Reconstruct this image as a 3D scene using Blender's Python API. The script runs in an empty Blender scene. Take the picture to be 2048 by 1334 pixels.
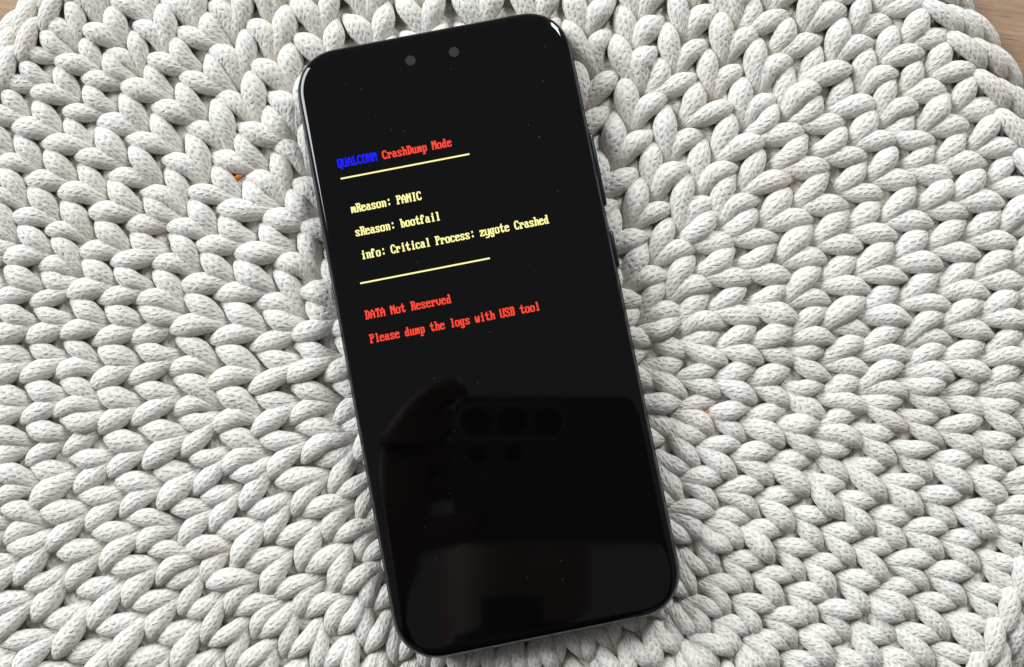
import bpy, math, random
import numpy as np
random.seed(7)
rng = np.random.default_rng(11)
MM = 0.001
sc = bpy.context.scene
C = sc.collection

# ------------------------------------------------------------------ camera
BACK_Z = 9.6                      # mm: underside of the phone on the mat
THICK = 7.6                       # mm: phone thickness
GLASS_Z = BACK_Z + THICK
FPX, TILT, CAM_H = 2000.0, 0.0910, 254.4
cam_d = bpy.data.cameras.new('camera')
cam = bpy.data.objects.new('camera', cam_d)
C.objects.link(cam)
cam_d.sensor_width = 36.0
cam_d.lens = FPX / 2048 * 36.0
cam_d.clip_start = 0.01
cam_d.clip_end = 50
CAM_Z = GLASS_Z + CAM_H
cam.location = (0, 0, CAM_Z * MM)
cam.rotation_euler = (TILT, 0, 0)
sc.camera = cam

# ------------------------------------------------------------------ light
w = bpy.data.worlds.new('World'); sc.world = w; w.use_nodes = True
bg = w.node_tree.nodes['Background']
bg.inputs['Color'].default_value = (0.97, 0.98, 1.0, 1)
bg.inputs['Strength'].default_value = 0.185

def window_light(name, az, elev, dist, sx, sy, power, col):
    ld = bpy.data.lights.new(name, 'AREA'); ld.shape = 'RECTANGLE'
    ld.size, ld.size_y, ld.energy, ld.color = sx, sy, power, col
    o = bpy.data.objects.new(name, ld); C.objects.link(o)
    a, e = math.radians(az), math.radians(elev)
    d = np.array([math.cos(a) * math.cos(e), math.sin(a) * math.cos(e), math.sin(e)])
    o.location = d * dist
    from mathutils import Vector
    o.rotation_euler = Vector(-d).to_track_quat('-Z', 'Y').to_euler()
    return o
window_light('window_light', 152, 28, 1.9, 1.1, 0.9, 53, (0.885, 0.95, 1.0))
window_light('window_light', 62, 33, 2.0, 0.32, 0.9, 35, (0.93, 0.97, 1.0))

sc.view_settings.view_transform = 'Standard'
sc.view_settings.look = 'None'
sc.view_settings.exposure = 0.0
sc.view_settings.gamma = 1.0
sc.view_settings.use_curve_mapping = False

# ------------------------------------------------------------------ helpers
def unproject(px, py, z):
    """photo pixel (2048 wide) -> point in mm on the level plane z"""
    dx, dy = (px - 1024) / FPX, (667 - py) / FPX
    s, c = math.sin(TILT), math.cos(TILT)
    d = np.array([dx, dy * c + s, dy * s - c])
    k = (z - CAM_Z) / d[2]
    return np.array([d[0] * k, d[1] * k])

def project(P):
    P = np.asarray(P, float)
    x, y, z = P[..., 0], P[..., 1], P[..., 2] - CAM_Z
    dep = y * math.sin(TILT) - z * math.cos(TILT)
    up = y * math.cos(TILT) + z * math.sin(TILT)
    return 1024 + FPX * x / dep, 667 - FPX * up / dep

def raw_mesh(name, V, F, uv=None, smooth=True):
    """V (n,3) in mm, F (m,4) quads, uv (m,4,2)"""
    me = bpy.data.meshes.new(name)
    V = np.asarray(V, np.float32) * MM
    F = np.asarray(F, np.int32)
    me.vertices.add(len(V)); me.vertices.foreach_set('co', V.ravel())
    me.loops.add(F.size); me.loops.foreach_set('vertex_index', F.ravel())
    me.polygons.add(len(F))
    me.polygons.foreach_set('loop_start', np.arange(0, F.size, F.shape[1], dtype=np.int32))
    me.polygons.foreach_set('use_smooth', np.full(len(F), smooth, dtype=bool))
    if uv is not None:
        l = me.uv_layers.new(name='UVMap')
        l.data.foreach_set('uv', np.asarray(uv, np.float32).ravel())
    me.update(calc_edges=True)
    return me

def add_obj(name, me, mat, parent=None, loc=None):
    o = bpy.data.objects.new(name, me); C.objects.link(o)
    if mat: me.materials.append(mat)
    if parent: o.parent = parent
    if loc is not None: o.location = loc
    return o

def empty(name, loc, rz=0):
    o = bpy.data.objects.new(name, None); C.objects.link(o)
    o.location = loc; o.rotation_euler = (0, 0, rz); o.empty_display_size = 0.01
    return o

def tag(o, label, cat, group=None, kind=None):
    if label: o['label'] = label
    if cat: o['category'] = cat
    if group: o['group'] = group
    if kind: o['kind'] = kind
    return o

class G:
    """small node graph helper"""
    def __init__(s, name):
        s.m = bpy.data.materials.new(name); s.m.use_nodes = True
        s.t = s.m.node_tree; s.b = s.t.nodes['Principled BSDF']
    def n(s, typ, **kw):
        x = s.t.nodes.new(typ)
        for k, v in kw.items(): setattr(x, k, v)
        return x
    def put(s, sock, v):
        if hasattr(v, 'is_linked'): s.t.links.new(v, sock)
        elif v is not None: sock.default_value = v
    def math(s, op, a, b=None, c=None, clamp=False):
        x = s.n('ShaderNodeMath', operation=op, use_clamp=clamp)
        s.put(x.inputs[0], a)
        if b is not None: s.put(x.inputs[1], b)
        if c is not None: s.put(x.inputs[2], c)
        return x.outputs[0]
    def vec(s, x, y, z=0.0):
        n = s.n('ShaderNodeCombineXYZ')
        s.put(n.inputs[0], x); s.put(n.inputs[1], y); s.put(n.inputs[2], z)
        return n.outputs[0]
    def noise(s, v, scale, detail=2.0, rough=0.5, dist=0.0):
        n = s.n('ShaderNodeTexNoise'); s.put(n.inputs['Vector'], v)
        n.inputs['Scale'].default_value = scale; n.inputs['Detail'].default_value = detail
        n.inputs['Roughness'].default_value = rough; n.inputs['Distortion'].default_value = dist
        return n.outputs['Fac']
    def smooth(s, v, a, b, lo=0.0, hi=1.0):
        n = s.n('ShaderNodeMapRange', interpolation_type='SMOOTHSTEP')
        s.put(n.inputs[0], v); n.inputs[1].default_value = a; n.inputs[2].default_value = b
        n.inputs[3].default_value = lo; n.inputs[4].default_value = hi
        return n.outputs[0]
    def mix(s, f, a, b):
        n = s.n('ShaderNodeMix', data_type='RGBA')
        s.put(n.inputs[0], f); s.put(n.inputs[6], a); s.put(n.inputs[7], b)
        return n.outputs[2]
    def bump(s, h, dist, strength=1.0):
        n = s.n('ShaderNodeBump'); s.put(n.inputs['Height'], h)
        n.inputs['Distance'].default_value = dist; n.inputs['Strength'].default_value = strength
        s.t.links.new(n.outputs[0], s.b.inputs['Normal'])

def flat_mat(name, col, rough=0.5, metal=0.0, emit=None, estr=1.0, coat=0.0, spec=0.5):
    g = G(name); b = g.b
    b.inputs['Base Color'].default_value = (*col, 1); b.inputs['Roughness'].default_value = rough
    b.inputs['Metallic'].default_value = metal; b.inputs['Specular IOR Level'].default_value = spec
    if coat: b.inputs['Coat Weight'].default_value = coat; b.inputs['Coat Roughness'].default_value = 0.03
    if emit:
        b.inputs['Emission Color'].default_value = (*emit, 1); b.inputs['Emission Strength'].default_value = estr
    return g.m

# ------------------------------------------------------------------ materials
def cord_material():
    g = G('cotton_cord')
    uv = g.n('ShaderNodeUVMap'); uv.uv_map = 'UVMap'
    sp = g.n('ShaderNodeSeparateXYZ'); g.t.links.new(uv.outputs[0], sp.inputs[0])
    U, V = sp.outputs[0], sp.outputs[1]            # U: turns round the cord, V: mm along it
    w0 = g.math('SUBTRACT', g.noise(g.vec(g.math('MULTIPLY', U, 9.0), g.math('MULTIPLY', V, 0.45)), 1.0, 2), 0.5)
    w1 = g.math('SUBTRACT', g.noise(g.vec(g.math('MULTIPLY', U, 9.0), g.math('MULTIPLY', V, 0.5), 7.3), 1.3, 2), 0.5)
    a = g.math('ADD', g.math('MULTIPLY', U, 13.0), g.math('MULTIPLY', w0, 1.0))
    ia = g.math('FLOOR', a)
    fa = g.math('SUBTRACT', g.math('FRACT', a), 0.5)
    par = g.math('PINGPONG', ia, 1.0)
    sg = g.math('SUBTRACT', g.math('MULTIPLY', par, 2.0), 1.0)
    b = g.math('ADD', g.math('MULTIPLY', V, 1 / 1.9), g.math('MULTIPLY', par, 0.5))
    b = g.math('ADD', b, g.math('MULTIPLY', g.math('MULTIPLY', sg, fa), 0.5))
    b = g.math('ADD', b, g.math('MULTIPLY', w1, 1.1))
    fb = g.math('SUBTRACT', g.math('FRACT', b), 0.5)
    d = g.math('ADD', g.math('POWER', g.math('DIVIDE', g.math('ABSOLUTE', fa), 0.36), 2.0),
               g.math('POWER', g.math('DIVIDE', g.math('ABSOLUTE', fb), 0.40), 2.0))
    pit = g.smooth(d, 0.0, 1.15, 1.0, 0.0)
    # fine fibres run along the little strands of the knitted tube
    skew = g.math('ADD', g.math('MULTIPLY', U, 110.0), g.math('MULTIPLY', g.math('MULTIPLY', V, sg), 0.9))
    fib = g.noise(g.vec(skew, g.math('MULTIPLY', V, 1.1), par), 1.0, 2, 0.55)
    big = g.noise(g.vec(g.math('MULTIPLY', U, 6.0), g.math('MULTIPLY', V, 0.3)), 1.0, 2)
    h = g.math('SUBTRACT', g.math('MULTIPLY', fib, 0.95), g.math('MULTIPLY', pit, g.math('ADD', big, 0.25)))
    h = g.math('ADD', h, g.math('MULTIPLY', big, 0.6))
    pos = g.n('ShaderNodeNewGeometry').outputs['Position']
    tone = g.noise(pos, 60.0, 2)
    base = g.mix(g.smooth(tone, 0.3, 0.7), (0.785, 0.725, 0.645, 1), (0.845, 0.80, 0.735, 1))
    base = g.mix(g.smooth(fib, 0.25, 0.6, 0.34, 0.0), base, (0.60, 0.54, 0.47, 1))
    col = g.mix(g.math('MULTIPLY', g.math('MULTIPLY', pit, g.smooth(big, 0.3, 0.62)), 0.48), base, (0.45, 0.425, 0.40, 1))  # greyer in the pits: shade of the gaps between strands, put into the colour
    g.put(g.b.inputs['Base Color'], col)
    g.b.inputs['Roughness'].default_value = 0.95
    g.b.inputs['Specular IOR Level'].default_value = 0.185
    g.b.inputs['Sheen Weight'].default_value = 0.185
    g.b.inputs['Sheen Roughness'].default_value = 0.6
    g.bump(h, 0.00042, 0.9)
    return g.m

def wood_material():
    g = G('table_wood')
    pos = g.n('ShaderNodeNewGeometry').outputs['Position']
    mp = g.n('ShaderNodeMapping'); g.t.links.new(pos, mp.inputs['Vector'])
    mp.inputs['Rotation'].default_value = (0, 0, math.radians(9))
    sp = g.n('ShaderNodeSeparateXYZ'); g.t.links.new(mp.outputs[0], sp.inputs[0])
    warp = g.noise(mp.outputs[0], 9.0, 3)
    y = g.math('ADD', g.math('MULTIPLY', sp.outputs[1], 1000), g.math('MULTIPLY', warp, 9.0))
    fine = g.noise(g.vec(g.math('MULTIPLY', sp.outputs[0], 55), y), 1.0, 4, 0.65)
    broad = g.noise(g.vec(g.math('MULTIPLY', sp.outputs[0], 9), g.math('MULTIPLY', y, 0.16)), 1.0, 3)
    pore = g.smooth(g.noise(g.vec(g.math('MULTIPLY', sp.outputs[0], 130), g.math('MULTIPLY', y, 2.6)), 1.0, 1), 0.62, 0.72)
    c = g.mix(g.smooth(broad, 0.3, 0.7), (0.30, 0.18, 0.095, 1), (0.38, 0.24, 0.135, 1))
    c = g.mix(g.smooth(fine, 0.35, 0.7, 0.0, 0.55), c, (0.19, 0.11, 0.055, 1))
    c = g.mix(g.math('MULTIPLY', pore, 0.5), c, (0.13, 0.08, 0.045, 1))
    g.put(g.b.inputs['Base Color'], c); g.b.inputs['Roughness'].default_value = 0.55
    g.bump(g.math('SUBTRACT', fine, pore), 0.00012, 0.6)
    return g.m

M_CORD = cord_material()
M_WOOD = wood_material()
def glass_material():
    g = G('black_screen_glass')
    pos = g.n('ShaderNodeNewGeometry').outputs['Position']
    b = g.b
    b.inputs['Base Color'].default_value = (0.0012, 0.0012, 0.0015, 1)
    g.put(b.inputs['Roughness'], g.smooth(g.noise(pos, 45, 3), 0.35, 0.75, 0.03, 0.07))
    b.inputs['IOR'].default_value = 1.45
    return g.m
M_GLASS = glass_material()
def frame_material():
    g = G('blue_black_frame')
    pos = g.n('ShaderNodeNewGeometry').outputs['Position']
    g.b.inputs['Base Color'].default_value = (0.035, 0.04, 0.055, 1)
    g.b.inputs['Metallic'].default_value = 0.85
    g.put(g.b.inputs['Roughness'], g.smooth(g.noise(pos, 300, 2), 0.3, 0.7, 0.22, 0.32))
    return g.m
M_FRAME = frame_material()
M_BACK = flat_mat('phone_back', (0.03, 0.035, 0.05), 0.35)
M_GASKET = flat_mat('phone_gasket', (0.006, 0.006, 0.007), 0.5)
M_LENS = flat_mat('front_lens_window', (0.02, 0.02, 0.021), 0.35)
M_BLUE = flat_mat('text_blue', (0, 0, 0), 0.4, emit=(0.0, 0.0, 1.0), estr=1.0)
M_RED = flat_mat('text_red', (0, 0, 0), 0.4, emit=(1.0, 0.06, 0.03), estr=1.05)
M_YEL = flat_mat('text_yellow', (0, 0, 0), 0.4, emit=(1.0, 0.95, 0.36), estr=1.15)
M_DUST = flat_mat('screen_dust', (0.35, 0.35, 0.35), 0.9)
M_CRUMB = flat_mat('amber_crumb', (0.75, 0.22, 0.02), 0.3)

# ------------------------------------------------------------------ table
tb = raw_mesh('table_top', [(-900, -700, 0), (900, -700, 0), (900, 900, 0), (-900, 900, 0)], [(0, 1, 2, 3)])
t = add_obj('table_top', tb, M_WOOD); t['kind'] = 'structure'

# ------------------------------------------------------------------ phone footprint
PC = np.array([-7.13, 25.3]); PROT = 0.194
PW, PL, PR = 73.9, 160.5, 13.4
cR, sR = math.cos(PROT), math.sin(PROT)
def to_phone(xy):
    d = np.asarray(xy, float) - PC
    return np.stack([d[..., 0] * cR + d[..., 1] * sR, -d[..., 0] * sR + d[..., 1] * cR], -1)
def phone_sdf(xy, inset=0.0):
    q = np.abs(to_phone(xy)) - (np.array([PW, PL]) / 2 - inset - (PR - inset))
    return np.hypot(np.maximum(q[..., 0], 0), np.maximum(q[..., 1], 0)) + np.minimum(np.max(q, -1), 0) - (PR - inset)

# ------------------------------------------------------------------ knitted mat
MC = np.array([-6.0, 18.0])
K = 15
ang_pts = np.radians([-90, -26, 35, 90, 145, 180, 212, 270, 334, 395])
rad_pts = np.array([150, 145.5, 152.5, 151, 149.5, 151, 155, 150, 145.5, 152.5])
def rim(th):
    th = np.mod(th + math.pi / 2, 2 * math.pi) - math.pi / 2
    acc = 0
    for o in (-0.3, -0.15, 0, 0.15, 0.3):
        acc = acc + np.interp(th + o, ang_pts, rad_pts)
    return acc / 5
def polar(k, th):
    """round number (may be fractional) and angle -> mm on the table"""
    r = rim(th) * k / K
    r = r + 0.9 * np.sin(3 * th + k * 0.55) * np.minimum(k / 6, 1) + 0.6 * np.sin(7 * th - k * 0.8) * np.minimum(k / 6, 1) * (k < K)
    return np.stack([MC[0] + r * np.cos(th), MC[1] + r * np.sin(th)], -1)

# places where two stitches grow out of one, seen in the photograph
holes = [(490, 120), (255, 188), (583, 320), (586, 435), (352, 414), (155, 571), (374, 597), (595, 619), (669, 630),
         (228, 819), (472, 836), (583, 888), (148, 1081), (424, 1100), (593, 1195), (1486, 241), (1348, 431),
         (1755, 255), (1265, 667), (1345, 688), (1565, 716), (1790, 733), (1345, 871), (1355, 1002), (1596, 902),
         (1968, 1025), (1472, 1232), (1731, 1160)]
want = {}
for hx, hy in holes:
    p = unproject(hx, hy, 8) - MC
    th = math.atan2(p[1], p[0]); r = math.hypot(*p)
    k = int(round(r / (float(rim(np.array(th))) / K) + 1.05))
    want.setdefault(k, []).append(th)
rounds = {}
theta = np.sort((np.arange(6) / 6 + 0.05) * 2 * math.pi)
rounds[1] = (theta, theta.copy())
for k in range(2, K + 1):
    n = len(theta)
    chosen = []
    for wa in want.get(k, []):
        j = int(np.argmin(np.abs(np.angle(np.exp(1j * (theta - wa))))))
        if j not in chosen and len(chosen) < 7: chosen.append(j)
    tries = 0
    while len(chosen) < 6 and tries < 4000:
        tries += 1
        j = int(rng.integers(n)); gap = n / 6 * (0.7 if tries < 1500 else 0.3 if tries < 3000 else 0.0)
        if j in chosen: continue
        if all(min(abs(j - c), n - abs(j - c)) >= gap for c in chosen): chosen.append(j)
    sp = 2 * math.pi / n
    ch, pa = [], []
    for j in range(n):
        if j in chosen:
            ch += [theta[j] - sp * 0.27, theta[j] + sp * 0.27]; pa += [theta[j] - sp * 0.12, theta[j] + sp * 0.12]
        else:
            ch.append(theta[j]); pa.append(theta[j])
    ch = np.array(ch)
    for _ in range(9):
        l = np.roll(ch, 1); l[0] -= 2 * math.pi
        r = np.roll(ch, -1); r[-1] += 2 * math.pi
        ch = ch + 0.5 * ((l + r) / 2 - ch)
    ch = ch + rng.normal(0, 0.022, len(ch)) * (2 * math.pi / len(ch))
    rounds[k] = (ch, np.array(pa)); theta = ch

NA, NL = 20, 26
def sweep(Cl, a, b, roll0=0.0, twist=0.0, v0=0.0, na=NA):
    """tube along the points Cl with half width a and half height b -> V, F, uv"""
    N = len(Cl)
    T = np.gradient(Cl, axis=0); T /= np.linalg.norm(T, axis=1, keepdims=True)
    S = np.cross(T, [0, 0, 1.0]); S /= np.linalg.norm(S, axis=1, keepdims=True)
    Nn = np.cross(S, T)
    ph = -math.pi / 2 + np.arange(na) / na * 2 * math.pi
    V = Cl[:, None] + S[:, None] * (a[:, None, None] * np.cos(ph)[None, :, None]) + Nn[:, None] * (b[:, None, None] * np.sin(ph)[None, :, None])
    s = np.r_[0, np.cumsum(np.linalg.norm(np.diff(Cl, axis=0), axis=1))]
    i, j = np.meshgrid(np.arange(N - 1), np.arange(na), indexing='ij')
    j2 = (j + 1) % na
    F = np.stack([i * na + j, i * na + j2, (i + 1) * na + j2, (i + 1) * na + j], -1).reshape(-1, 4)
    def uvof(ii, jj): return np.stack([jj / na + roll0 + twist * s[ii], s[ii] + v0], -1)
    uv = np.stack([uvof(i, j), uvof(i, j + 1), uvof(i + 1, j + 1), uvof(i + 1, j)], -2).reshape(-1, 4, 2)
    return V.reshape(-1, 3), F, uv

def curve(P, n):
    """smooth curve through control points (Catmull-Rom)"""
    P = np.asarray(P, float)
    Q = np.vstack([2 * P[0] - P[1], P, 2 * P[-1] - P[-2]])
    m = len(P) - 1
    t = np.linspace(0, m, n); i = np.minimum(t.astype(int), m - 1); f = (t - i)[:, None]
    p0, p1, p2, p3 = Q[i], Q[i + 1], Q[i + 2], Q[i + 3]
    return 0.5 * (2 * p1 + (p2 - p0) * f + (2 * p0 - 5 * p1 + 4 * p2 - p3) * f**2 + (3 * p1 - p0 - 3 * p2 + p3) * f**3)

def press(V):
    """cord under the phone is pushed down by it"""
    sd = phone_sdf(V[:, :2])
    lim = BACK_Z - 0.03 + np.clip(sd + 3.2, 0, 9) ** 2 * 0.11
    V = V.copy(); V[:, 2] = np.minimum(V[:, 2], lim)
    return V

def merge(parts):
    Vs, Fs, Us, o = [], [], [], 0
    for V, F, U in parts:
        Vs.append(V); Fs.append(F + o); Us.append(U); o += len(V)
    return np.vstack(Vs), np.vstack(Fs), np.vstack(Us)

def arm(k, pth, cth, side, half, wid, hump, stretch):
    """one leg of a V stitch: rises out of the notch of the stitch before it, lies over, and tucks its tip in
    beside the neighbour's.  Way points: rounds from k, part of the half pitch off the stitch's axis, height"""
    way = ((-1.12, -0.04, hump - 3.9), (-0.98, 0.01, hump - 2.5), (-0.74, 0.14, hump - 1.05), (-0.40, 0.37, hump - 0.1),
           (-0.10, 0.60, hump + 0.1), (0.13, 0.765, hump - 0.55), (0.30 * stretch, 0.87, hump - 1.8), (0.38 * stretch, 0.91, hump - 3.2))
    lean = -0.10 * side * math.cos(cth)
    pts = []
    for dk, fr, z in way:
        m = min(max((dk + 1.05) / 0.85, 0), 1); m = m * m * (3 - 2 * m)
        th = pth + (cth - pth) * m + side * half * fr
        q = polar(k + dk + lean * min(max(dk + 1, 0), 1), th)
        pts.append((q[0], q[1], z))
    cl = curve(pts, NL)
    t = np.linspace(0, 1, NL)
    prof = np.interp(t, [0, 0.143, 0.286, 0.40, 0.48, 0.57, 0.64, 0.72, 0.86, 1.0], [0.45, 0.57, 0.80, 1.0, 1.08, 1.02, 0.86, 0.62, 0.30, 0.08])
    prof = np.convolve(np.pad(prof, 1, mode='edge'), [0.2, 0.6, 0.2], 'valid')
    lump = 1 + 0.035 * np.sin(t * rng.uniform(7, 15) + rng.uniform(0, 6))
    return sweep(cl, prof * wid * lump, prof * wid * rng.uniform(0.84, 0.96), rng.uniform(0, 1), rng.uniform(-0.015, 0.015) + side * 0.012, rng.uniform(0, 400))

stitches = []                       # (V, F, uv, visible score)
for k in range(1, K + 1):
    ch, pa = rounds[k]; n = len(ch); sp = 2 * math.pi / n
    for j in range(n):
        mid = polar(k - 0.4, ch[j])
        if phone_sdf(mid) < -17: continue          # wholly hidden under the phone
        kj = k + rng.normal(0, 0.03)
        gl = ch[j] - (ch[j - 1] if j else ch[-1] - 2 * math.pi)
        gr = (ch[j + 1] if j < n - 1 else ch[0] + 2 * math.pi) - ch[j]
        parts = []
        for side, gap in ((1, gr), (-1, gl)):
            wdt = 2.76 * rng.uniform(0.90, 1.09) * min(1.1, max(0.86, gap / sp))
            parts.append(arm(kj, pa[j], ch[j] + rng.normal(0, sp * 0.015), side, min(gap, sp * 1.4) / 2, wdt, 6.85 + rng.normal(0, 0.4), rng.uniform(0.8, 1.25) * (0.55 if k == K else 1)))
        V, F, U = merge(parts)
        V = press(V)
        px, py = project(V)
        vis = ((px > 0) & (px < 2048) & (py > 0) & (py < 1334) & (phone_sdf(V[:, :2]) > -1) & (V[:, 2] > 3)).mean()
        stitches.append((V, F, U, vis))

mat_root = empty('knitted_mat', (MC[0] * MM, MC[1] * MM, 0))
tag(mat_root, 'round cream mat knitted from chunky cotton cord lying under the phone', 'mat')
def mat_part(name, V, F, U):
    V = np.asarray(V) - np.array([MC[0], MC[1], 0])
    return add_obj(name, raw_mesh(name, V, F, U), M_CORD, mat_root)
order = sorted(range(len(stitches)), key=lambda i: -stitches[i][3])
print('stitches', len(stitches), 'in view', sum(s[3] > 0.02 for s in stitches))
for i in order[:300]:
    mat_part('stitch', *stitches[i][:3])
o = mat_part('stitches', *merge([stitches[i][:3] for i in order[300:]])); o['kind'] = 'stuff'

# the rounds of cord that run underneath, seen only in the gaps
for k in range(4, K + 1):
    n = max(60, int(26 * k))
    th = np.linspace(0, 2 * math.pi, n, endpoint=False)
    m = len(rounds[k][0])
    for off, z0, wa, wb in ((0.36, 3.3, 3.3, 2.5), (-0.22, 2.0, 3.0, 1.9)):
        p = polar(k + off, th)
        if off > 0 and k == K: p = polar(k + 0.12, th); z0, wa, wb = 2.4, 2.2, 2.0
        cl = np.c_[p, z0 + 0.4 * np.sin(th * m)]; cl = np.vstack([cl, cl[:1]])
        V, F, U = sweep(cl, np.full(len(cl), wa), np.full(len(cl), wb), 0, 0.0, 0, 14)
        mat_part('backing_round', press(V), F, U)

# bound-off edge: three rows of slanting loops
nb = len(rounds[K][0])
for row, (dr0, dr1, z0, zh, z1, shift, wd) in enumerate(((0.2, 4.1, 6.6, 8.4, 3.8, 0.0, 2.6), (4.9, 8.6, 4.6, 6.9, 2.8, 0.40, 2.45), (9.2, 12.2, 2.6, 4.2, 1.9, 0.75, 2.5))):
    for j in range(nb):
        th0 = rounds[K][0][j] + (0.5 - shift) * 2 * math.pi / nb
        sp = 2 * math.pi / nb
        jit = rng.normal(0, 0.25)
        def pt(dth, dr, z):
            th = th0 - dth * sp
            r = rim(np.array(th)) + 0.9 + dr + jit
            return (MC[0] + r * math.cos(th), MC[1] + r * math.sin(th), z)
        e = dr1 - dr0
        cl = curve([pt(-0.42, dr0 - 0.9, z0 - 3.0), pt(-0.12, dr0 - 0.1, z0 - 0.6), pt(0.12, dr0 + e * 0.12, z0 + (zh - z0) * 0.7), pt(0.45, dr0 + e * 0.45, zh), pt(0.85, dr0 + e * 0.78, zh - 0.8), pt(1.22, dr1, z1)], NL)
        tt = np.linspace(0, 1, NL)
        prof = np.interp(tt, [0, 0.10, 0.22, 0.36, 0.58, 0.8, 0.93, 1.0], [0.06, 0.38, 0.72, 0.97, 1.04, 0.88, 0.52, 0.1])
        V, F, U = sweep(cl, prof * wd * rng.uniform(0.95, 1.05), prof * wd * 0.92, rng.uniform(0, 1), 0.015, rng.uniform(0, 300))
        mat_part('edge_loop', V, F, U)

# loose cotton hairs standing off the cord
hv, hf, hu = [], [], []
pool = [st for st in stitches if st[3] > 0.05]
for i in range(26000):
    st = pool[int(rng.integers(len(pool)))]
    side, ring, jj = int(rng.integers(2)), int(rng.integers(3, NL - 2)), int(rng.integers(4, NA - 3))
    R_ = st[0][(side * NL + ring) * NA:(side * NL + ring + 1) * NA]
    v = R_[jj]; nn = v - R_.mean(0); nn = nn / (np.linalg.norm(nn) + 1e-6)
    if nn[2] < -0.1 or v[2] < 4 or phone_sdf(v[:2]) < 0.6: continue
    R2 = st[0][(side * NL + ring + 1) * NA:(side * NL + ring + 2) * NA]
    tt_ = R2[jj] - v; tt_ = tt_ / (np.linalg.norm(tt_) + 1e-6) * rng.choice((-1, 1))
    d = tt_ * rng.uniform(0.5, 1.2) + nn * rng.uniform(0.05, 0.55) + rng.normal(0, 0.3, 3); d /= np.linalg.norm(d)
    L = rng.uniform(0.5, 1.9); bend = nn * rng.uniform(-0.35, 0.1) * L + rng.normal(0, 0.12, 3) * L
    e = np.cross(d, nn); e = e / (np.linalg.norm(e) + 1e-6) * 0.024
    q0 = v - nn * 0.04; q1 = v + d * L * 0.5 - bend * 0.1; q2 = v + d * L + bend * 0.5
    k_ = len(hv)
    hv += [q0 - e, q0 + e, q1 + e, q1 - e, q2 + e * 0.4, q2 - e * 0.4]
    hf += [(k_, k_ + 1, k_ + 2, k_ + 3), (k_ + 3, k_ + 2, k_ + 4, k_ + 5)]
hu = np.zeros((len(hf), 4, 2))
o = add_obj('fuzz', raw_mesh('fuzz', np.array(hv) - np.array([MC[0], MC[1], 0]), hf, hu), flat_mat('cotton_fuzz', (0.84, 0.81, 0.76), 0.9, spec=0.1), mat_root)
o['kind'] = 'stuff'

# ------------------------------------------------------------------ phone
ph = empty('smartphone', (PC[0] * MM, PC[1] * MM, BACK_Z * MM), PROT)
tag(ph, 'black smartphone with curved glass showing a red and yellow crash screen', 'phone')

def outline(inset, n=26):
    """rounded rectangle with soft (superelliptic) corners, inset in mm"""
    r = max(PR - 0.9 - inset, 2.0)
    hw, hl = PW / 2 - inset, PL / 2 - inset
    pts = []
    for qx, qy, a0 in ((1, 1, 0), (-1, 1, 90), (-1, -1, 180), (1, -1, 270)):
        for i in range(n):
            a = math.radians(a0 + 90 * i / (n - 1))
            c, s = math.cos(a), math.sin(a)
            e = 2 / 2.2
            pts.append((qx * (hw - r) + r * math.copysign(abs(c) ** e, c), qy * (hl - r) + r * math.copysign(abs(s) ** e, s)))
    return np.array(pts)

def shell(profile, cap_first=False, cap_last=False):
    rings = [np.c_[outline(i), np.full(104, z)] for i, z in profile]
    V = np.vstack(rings); n = 104
    faces = []
    for r in range(len(rings) - 1):
        for j in range(n):
            j2 = (j + 1) % n
            faces.append((r * n + j, r * n + j2, (r + 1) * n + j2, (r + 1) * n + j))
    if cap_first: faces.append(tuple(reversed(range(n))))
    if cap_last: faces.append(tuple((len(rings) - 1) * n + j for j in range(n)))
    return V, faces
def phone_part(name, V, F, mat, parent=None, smooth=True):
    me = bpy.data.meshes.new(name)
    me.from_pydata((np.asarray(V) * MM).tolist(), [], [tuple(int(x) for x in f) for f in F])
    for p in me.polygons: p.use_smooth = smooth
    return add_obj(name, me, mat, parent or ph)

q = np.linspace(0, math.pi / 2, 15)
gl_prof = [(0.45 + 3.3 * (1 - math.cos(a) ** 0.78), 4.85 + 2.75 * math.sin(a) ** 0.78) for a in q[:-1]] + [(3.75, 7.6), (5.5, 7.6)]
V, F = shell(gl_prof, cap_last=True)
screen = phone_part('screen', V, F, M_GLASS)
V, F = shell([(0.62, 4.9), (0.55, 4.6), (0.62, 4.2)])
phone_part('gasket', V, F, M_GASKET)
V, F = shell([(0.9, 4.42), (0.36, 4.42), (0.16, 4.3), (0.03, 4.0), (0.0, 3.6), (0.03, 3.1), (0.2, 2.6), (0.6, 2.35), (1.0, 2.3)])
phone_part('frame', V, F, M_FRAME)
V, F = shell([(0.75, 2.4)] + [(0.8 + 5.0 * (1 - math.cos(a)), 2.3 - 2.3 * math.sin(a)) for a in q], cap_last=True)
F = [tuple(reversed(f)) for f in F]
phone_part('back_panel', V, F, M_BACK)

def px_local(px, py):
    return to_phone(unproject(px, py, GLASS_Z))
def disc(name, cx, cy, r, z, mat, parent, n=40):
    a = np.arange(n) / n * 2 * math.pi
    top = np.c_[cx + r * np.cos(a), cy + r * np.sin(a), np.full(n, z)]
    low = np.c_[cx + (r + 0.05) * np.cos(a), cy + (r + 0.05) * np.sin(a), np.full(n, z - 0.05)]
    V = np.vstack([top, low])
    F = [tuple(range(n))] + [(j, n + j, n + (j + 1) % n, (j + 1) % n) for j in range(n)]
    return phone_part(name, V, F, mat, parent, smooth=False)
for px, py in ((821, 121), (908, 104)):
    c = px_local(px, py)
    disc('front_camera', c[0], c[1], 1.33, THICK + 0.012, M_LENS, screen)

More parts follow.
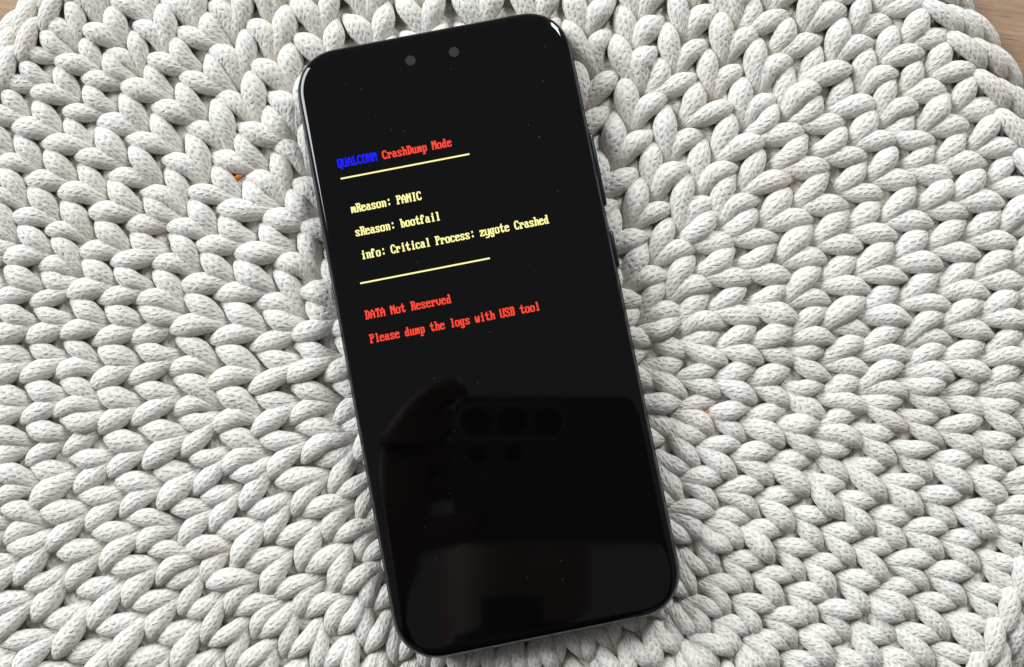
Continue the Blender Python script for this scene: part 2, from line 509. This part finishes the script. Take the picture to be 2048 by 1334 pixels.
def button(name, y0, y1):
    """side key on the right of the frame, rounded in section"""
    V, F = [], []
    n = 12; prof = [(0.0, 0.95), (0.45, 0.95), (0.72, 0.75), (0.8, 0.35)]
    L = y1 - y0; rings = []
    ys = [0, 0.25, 0.8, L - 0.8, L - 0.25, L]; sh = [0.45, 0.85, 1, 1, 0.85, 0.45]
    for yy, s_ in zip(ys, sh):
        for x, zz in [(-0.6, 0.9), (0.35, 0.9), (0.68, 0.68), (0.8, 0.25), (0.8, -0.25), (0.68, -0.68), (0.35, -0.9), (-0.6, -0.9)]:
            V.append((PW / 2 + (x if x < 0 else x * s_), y0 + yy, 3.45 + zz * s_))
    m = 8
    for i in range(len(ys) - 1):
        for j in range(m):
            F.append((i * m + j, (i + 1) * m + j, (i + 1) * m + (j + 1) % m, i * m + (j + 1) % m))
    F.append(tuple(range(m))); F.append(tuple(reversed(range((len(ys) - 1) * m, len(ys) * m))))
    return phone_part(name, V, F, M_FRAME)
def edge_y(py):
    # place along the right side whose outline passes that photo row
    best = min(((abs(project(np.array([PC[0] + PW / 2 * cR - y * sR, PC[1] + PW / 2 * sR + y * cR, BACK_Z + 3.5]))[1] - py), y) for y in np.arange(-75, 75, 0.1)))
    return best[1]
button('volume_button', edge_y(412), edge_y(268))
button('power_button', edge_y(535), edge_y(463))
# antenna breaks in the frame
for (x, y, sx, sy) in ((-PW / 2, 58, 0.06, 0.5), (PW / 2, 58, 0.06, 0.5), (-PW / 2, -58, 0.06, 0.5), (PW / 2, -58, 0.06, 0.5)):
    x0 = x - math.copysign(0.25, x); x1 = x + math.copysign(0.02, x)
    V = [(x0, y - sy, 2.5), (x1, y - sy, 3.1), (x1, y - sy, 4.1), (x0, y - sy, 4.4), (x0, y + sy, 2.5), (x1, y + sy, 3.1), (x1, y + sy, 4.1), (x0, y + sy, 4.4)]
    F = [(0, 1, 2, 3), (7, 6, 5, 4), (1, 5, 6, 2), (0, 4, 5, 1), (2, 6, 7, 3), (0, 3, 7, 4)]
    phone_part('antenna_line', V, F, M_GASKET, smooth=False)

# ---- text: an 8-column console bitmap face; every letter is a set of lit cells
GL = {
 'A': '10386CC6C6FEC6C6C6C6', 'B': 'FC6666667C66666666FC', 'C': '3C66C2C0C0C0C0C2663C', 'D': 'F86C6666666666666CF8',
 'I': '3C18181818181818183C', 'L': 'F06060606060606266FE', 'M': 'C6EEFEFED6C6C6C6C6C6', 'N': 'C6E6F6FEDECEC6C6C6C6',
 'O': '7CC6C6C6C6C6C6C6C67C', 'P': 'FC6666667C60606060F0', 'Q': '7CC6C6C6C6C6C6D6DE7C0C0E', 'R': 'FC6666667C6C666666E6',
 'S': '7CC6C660380C06C6C67C', 'T': '7E7E5A1818181818183C', 'U': 'C6C6C6C6C6C6C6C6C67C', 'a': '000000780C7CCCCCCC76',
 'b': 'E06060786C666666667C', 'c': '0000007CC6C0C0C0C67C', 'd': '1C0C0C3C6CCCCCCCCC76', 'e': '0000007CC6FEC0C0C67C',
 'f': '386C6460F060606060F0', 'g': '00000076CCCCCCCCCC7C0CCC78', 'h': 'E060606C7666666666E6', 'i': '1818003818181818183C',
 'l': '3818181818181818183C', 'm': '000000ECFED6D6D6D6C6', 'n': '000000DC666666666666', 'o': '0000007CC6C6C6C6C67C',
 'p': '000000DC66666666667C6060F0', 'r': '000000DC7666606060F0', 's': '0000007CC660380CC67C', 't': '103030FC30303030361C',
 'u': '000000CCCCCCCCCCCC76', 'v': '000000C6C6C6C6C66C38', 'w': '000000C6C6D6D6D6FE6C', 'y': '000000C6C6C6C6C6C67E060CF8',
 'z': '000000FECC183060C6FE', ':': '00001818000000181800'}
TZ = THICK + 0.02
def text_line(txt, p0, p1, mat, name='text_line', cap=17.6, start=0, total=None, fat=0.27):
    """p0, p1: photo pixels of the baseline's two ends; laid flat on the glass"""
    a, b = px_local(*p0), px_local(*p1)
    n = total or len(txt)
    cw = (b[0] - a[0]) / (n - 0.12) / 8            # lines run level across the screen
    y0 = (a[1] + b[1]) / 2
    rh = cap / 7.8 / 10
    V, F = [], []
    for i, chh in enumerate(txt):
        if chh == ' ': continue
        h = GL[chh]; rows = [int(h[2 * q_:2 * q_ + 2], 16) for q_ in range(len(h) // 2)]
        for r, bits in enumerate(rows):
            c = 0
            while c < 8:                              # runs of lit cells become one strip
                if bits >> (7 - c) & 1:
                    c0 = c
                    while c < 8 and bits >> (7 - c) & 1: c += 1
                    x0 = a[0] + ((start + i) * 8 + c0 - fat) * cw; x1 = a[0] + ((start + i) * 8 + c + fat) * cw
                    yt = y0 + (10 - r + fat * 0.6) * rh; yb = yt - rh * (1 + 1.2 * fat)
                    k_ = len(V)
                    V += [(x0, yb, TZ), (x1, yb, TZ), (x1, yt, TZ), (x0, yt, TZ)]
                    F.append((k_, k_ + 1, k_ + 2, k_ + 3))
                else: c += 1
    return phone_part(name, V, F, mat, screen, smooth=False)
def rule(p0, p1, wpx):
    a, b = px_local(*p0), px_local(*p1); y = (a[1] + b[1]) / 2; h = wpx / 7.8 / 2
    V = [(a[0], y - h, TZ), (b[0], y - h, TZ), (b[0], y + h, TZ), (a[0], y + h, TZ)]
    return phone_part('rule_line', V, [(0, 1, 2, 3)], M_YEL, screen, smooth=False)
head0, head1 = (676.5, 335.5), (904, 292.5)
o = text_line('QUALCOMM', head0, head1, M_BLUE, total=23, fat=0.32); o['label'] = 'blue word at the head of the crash screen'
o = text_line('CrashDump Mode', head0, head1, M_RED, start=9, total=23); o['label'] = 'red heading of the crash screen'
rule((681.4, 357), (939, 308.5), 3.2)
text_line('mReason: PANIC', (703.5, 425.5), (843.7, 400), M_YEL)
text_line('sReason: bootfail', (712, 472.3), (881, 440.8), M_YEL)
text_line('info: Critical Process: zygote Crashed', (723.6, 518.5), (1098.4, 447), M_YEL)
rule((720.4, 566.8), (979.7, 516.4), 3.2)
text_line('DATA Not Reserved', (731.8, 639), (903, 605.5), M_RED)
text_line('Please dump the logs with USB tool', (741, 686.5), (1080.4, 620.5), M_RED)

# dust and lint on the glass
V, F = [], []
spots = [(783, 260), (809, 262), (1090, 93), (995, 160), (902, 138), (1182, 378), (1218, 535), (736, 566), (949, 1052), (954, 1190), (900, 987), (840, 783), (1247, 867), (868, 757), (1057, 250)]
for (px, py) in spots + [(rng.uniform(640, 1300), rng.uniform(120, 1250)) for _ in range(40)]:
    c = px_local(px, py)
    if abs(c[0]) > PW / 2 - 6 or abs(c[1]) > PL / 2 - 6: continue
    a = rng.uniform(0, 6.28); L = rng.uniform(0.05, 0.28); wd = rng.uniform(0.02, 0.04)
    d = np.array([math.cos(a), math.sin(a)]); e = np.array([-d[1], d[0]])
    k_ = len(V)
    for s_, t_ in ((-1, -1), (1, -1), (1, 1), (-1, 1)):
        for zz in (0.004, 0.03):
            p = c + d * L / 2 * s_ + e * wd / 2 * t_
            V.append((p[0], p[1], THICK + zz))
    for f in ((1, 3, 5, 7), (0, 2, 3, 1), (2, 4, 5, 3), (4, 6, 7, 5), (6, 0, 1, 7)): F.append(tuple(k_ + x for x in f))
o = phone_part('dust', V, F, M_DUST, screen, smooth=False); o['kind'] = 'stuff'

# ------------------------------------------------------------------ crumbs caught in the mat
def crumb(px, py, z, size, label, seed):
    r_ = np.random.default_rng(seed)
    xy = unproject(px, py, z)
    cloud = np.vstack([st[0] for st in stitches if np.abs(st[0][:, :2] - xy).sum(1).min() < 9])
    best = None                                    # settle into the lowest crease within reach
    for dx in np.arange(-3.6, 3.7, 0.3):
        for dy in np.arange(-3.6, 3.7, 0.3):
            zz_ = cloud[np.hypot(cloud[:, 0] - xy[0] - dx, cloud[:, 1] - xy[1] - dy) < 0.75][:, 2]
            h_ = (float(zz_.max()) if len(zz_) else 5.0)
            c_ = max(h_, 6.2) + 0.25 * math.hypot(dx, dy)
            if best is None or c_ < best[0]: best = (c_, dx, dy, max(h_, 6.2))
    xy = xy + np.array(best[1:3]); z = best[3] + size * 0.25
    V, F = [], []
    m, n = 5, 8
    for i in range(m + 1):
        f = i / m; rr = math.sin(math.pi * min(max(f, 0.03), 0.97)) * size * 0.42
        for j in range(n):
            a = j / n * 2 * math.pi
            q_ = rr * r_.uniform(0.65, 1.2)
            V.append(((f - 0.5) * size * 1.7, q_ * math.cos(a), q_ * math.sin(a) * 0.7 + 0.4 * size * (f - 0.5) ** 2))
    for i in range(m):
        for j in range(n): F.append((i * n + j, i * n + (j + 1) % n, (i + 1) * n + (j + 1) % n, (i + 1) * n + j))
    F.append(tuple(reversed(range(n)))); F.append(tuple(m * n + j for j in range(n)))
    me = bpy.data.meshes.new('crumb'); me.from_pydata((np.array(V) * MM).tolist(), [], F)
    o = add_obj('crumb', me, M_CRUMB); o.location = (xy[0] * MM, xy[1] * MM, z * MM); o.rotation_euler = (0.2, 0.1, 0.35)
    return tag(o, label, 'crumb', None)
crumb(450, 355, 6.0, 1.7, 'orange crumb caught between stitches beside the phone top', 1)
crumb(1400, 823, 6.0, 0.8, 'tiny yellowish crumb between stitches beside the phone lower half', 2)

# ------------------------------------------------------------------ the photographer (seen only as a dim reflection in the glass)
M_HPHONE = flat_mat('handheld_phone_back', (0.085, 0.095, 0.098), 0.45)
M_HFRAME = flat_mat('handheld_phone_frame', (0.25, 0.25, 0.25), 0.5, 0.2)
M_HLENS = flat_mat('handheld_lens', (0.006, 0.006, 0.007), 0.5, spec=0.1)
hp = empty('handheld_phone', (0, 0, (CAM_Z + 5) * MM)); hp.rotation_euler = (TILT, 0, 0)
tag(hp, 'dark handheld phone with three lens pill reflected in the black screen', 'phone')
def plate(name, x0, x1, y0, y1, r, z0, z1, mat, n=10, round_edge=0.0):
    rings = []
    for ins, z in ((round_edge, z0), (0, z0 + round_edge), (0, z1 - round_edge), (round_edge, z1)):
        pts = []
        for qx, qy, a0 in ((1, 1, 0), (-1, 1, 90), (-1, -1, 180), (1, -1, 270)):
            for i in range(n):
                a = math.radians(a0 + 90 * i / (n - 1)); rr = r - ins
                pts.append(((x1 - r if qx > 0 else x0 + r) + rr * math.cos(a), (y1 - r if qy > 0 else y0 + r) + rr * math.sin(a), z))
        rings.append(pts)
    m = 4 * n; V = [p for q_ in rings for p in q_]
    F = [(i * m + j, i * m + (j + 1) % m, (i + 1) * m + (j + 1) % m, (i + 1) * m + j) for i in range(3) for j in range(m)]
    F += [tuple(reversed(range(m))), tuple(3 * m + j for j in range(m))]
    return phone_part(name, V, F, mat, hp, smooth=False)
plate('back_panel', -29.4, 131, -59.4, 14.4, 7, 0.0, 3.0, M_HPHONE)
plate('frame', -30, 131.6, -60, 15, 7.6, 0.6, 8.0, M_HFRAME, round_edge=0.3)
plate('lens_pill', -28.5, 27.5, -7.6, 10.8, 9.1, -0.5, 0.2, M_HFRAME)
plate('lens_pill_cover', -27.3, 26.3, -6.4, 9.6, 7.9, -0.7, 0.1, M_HPHONE)
for cx, cy, r in ((-17.7, 1.7, 7.3), (0.3, 1.7, 7.3), (18.6, 1.7, 7.3), (-17.7, -15.2, 4.2), (0.8, -14.4, 4.2)):
    plate('lens', cx - r, cx + r, cy - r, cy + r, r - 0.001, -1.0, 0.1, M_HLENS, 12)

def skin_person():
    """leaning over the table from the near side, both hands on the handheld phone; mm above the screen glass"""
    P, E, R = [], [], []
    def v(p, r, prev=None):
        P.append(p); R.append(r)
        if prev is not None: E.append((prev, len(P) - 1))
        return len(P) - 1
    pel = v((0, -520, -120), (150, 110)); bel = v((0, -500, 60), (145, 105), pel)
    che = v((0, -400, 290), (165, 115), bel); upc = v((0, -320, 420), (120, 85), che)
    nk = v((0, -235, 500), (58, 58), upc); jaw = v((0, -165, 545), (62, 70), nk)
    hd = v((0, -110, 600), (76, 92), jaw); v((0, -70, 655), (62, 76), hd)
    for sx, hx in ((-1, -44), (1, 146)):
        sh = v((sx * 185, -330, 410), (66, 60), upc)
        el = v((sx * 275, -250, 190), (48, 46), sh)
        fo = v((hx + sx * 70, -150, 225), (38, 36), el)
        wr = v((hx + sx * 26, -72, 258), (27, 22), fo)
        pa_ = v((hx + sx * 12, -38, 266), (30, 16), wr)
        for i, (dy, L) in enumerate(((34, 46), (17, 52), (0, 48), (-16, 38))):
            k1 = v((hx + sx * 8, -22 + dy * 0.8, 272), (9, 9), pa_)
            k2 = v((hx - sx * 8, -16 + dy, 276), (8.5, 8.5), k1)
            k3 = v((hx - sx * (8 + L * 0.3), -15 + dy, 273), (8, 8), k2)
        t1 = v((hx + sx * 4, -56, 256), (10, 10), pa_)
        t2 = v((hx - sx * 16, -52, 251), (9, 9), t1); v((hx - sx * 30, -46, 251), (8, 8), t2)
    me = bpy.data.meshes.new('person_skeleton')
    off = np.array([0, 0, GLASS_Z])
    me.from_pydata(((np.array(P, float) + off) * MM).tolist(), E, [])
    ob = bpy.data.objects.new('person_skeleton', me); C.objects.link(ob)
    sk = ob.modifiers.new('skin', 'SKIN')
    for i, r in enumerate(R): me.skin_vertices[0].data[i].radius = (r[0] * MM, r[1] * MM)
    me.skin_vertices[0].data[0].use_root = True
    ss = ob.modifiers.new('sub', 'SUBSURF'); ss.levels = 2; ss.render_levels = 2
    dg = bpy.context.evaluated_depsgraph_get()
    out = bpy.data.meshes.new_from_object(ob.evaluated_get(dg))
    out.name = 'person'
    bpy.data.objects.remove(ob)
    return out
pm = skin_person()
po = bpy.data.objects.new('person', pm); C.objects.link(po)
pm.materials.clear()
for m_ in (flat_mat('sweater', (0.02, 0.02, 0.025), 0.9), flat_mat('skin', (0.17, 0.085, 0.06), 0.6), flat_mat('hair', (0.03, 0.02, 0.015), 0.6)):
    pm.materials.append(m_)
for p in pm.polygons:
    c = np.array(p.center) / MM - np.array([0, 0, GLASS_Z]); p.use_smooth = True
    hand = c[1] > -95 and c[2] < 330
    head = c[2] > 500 and c[1] > -245
    p.material_index = 1 if hand else (2 if head and (c[2] > 610 or c[1] > -70) else 1 if head else 0)
tag(po, 'person in dark sweater leaning over the table, faintly mirrored in the screen', 'person')
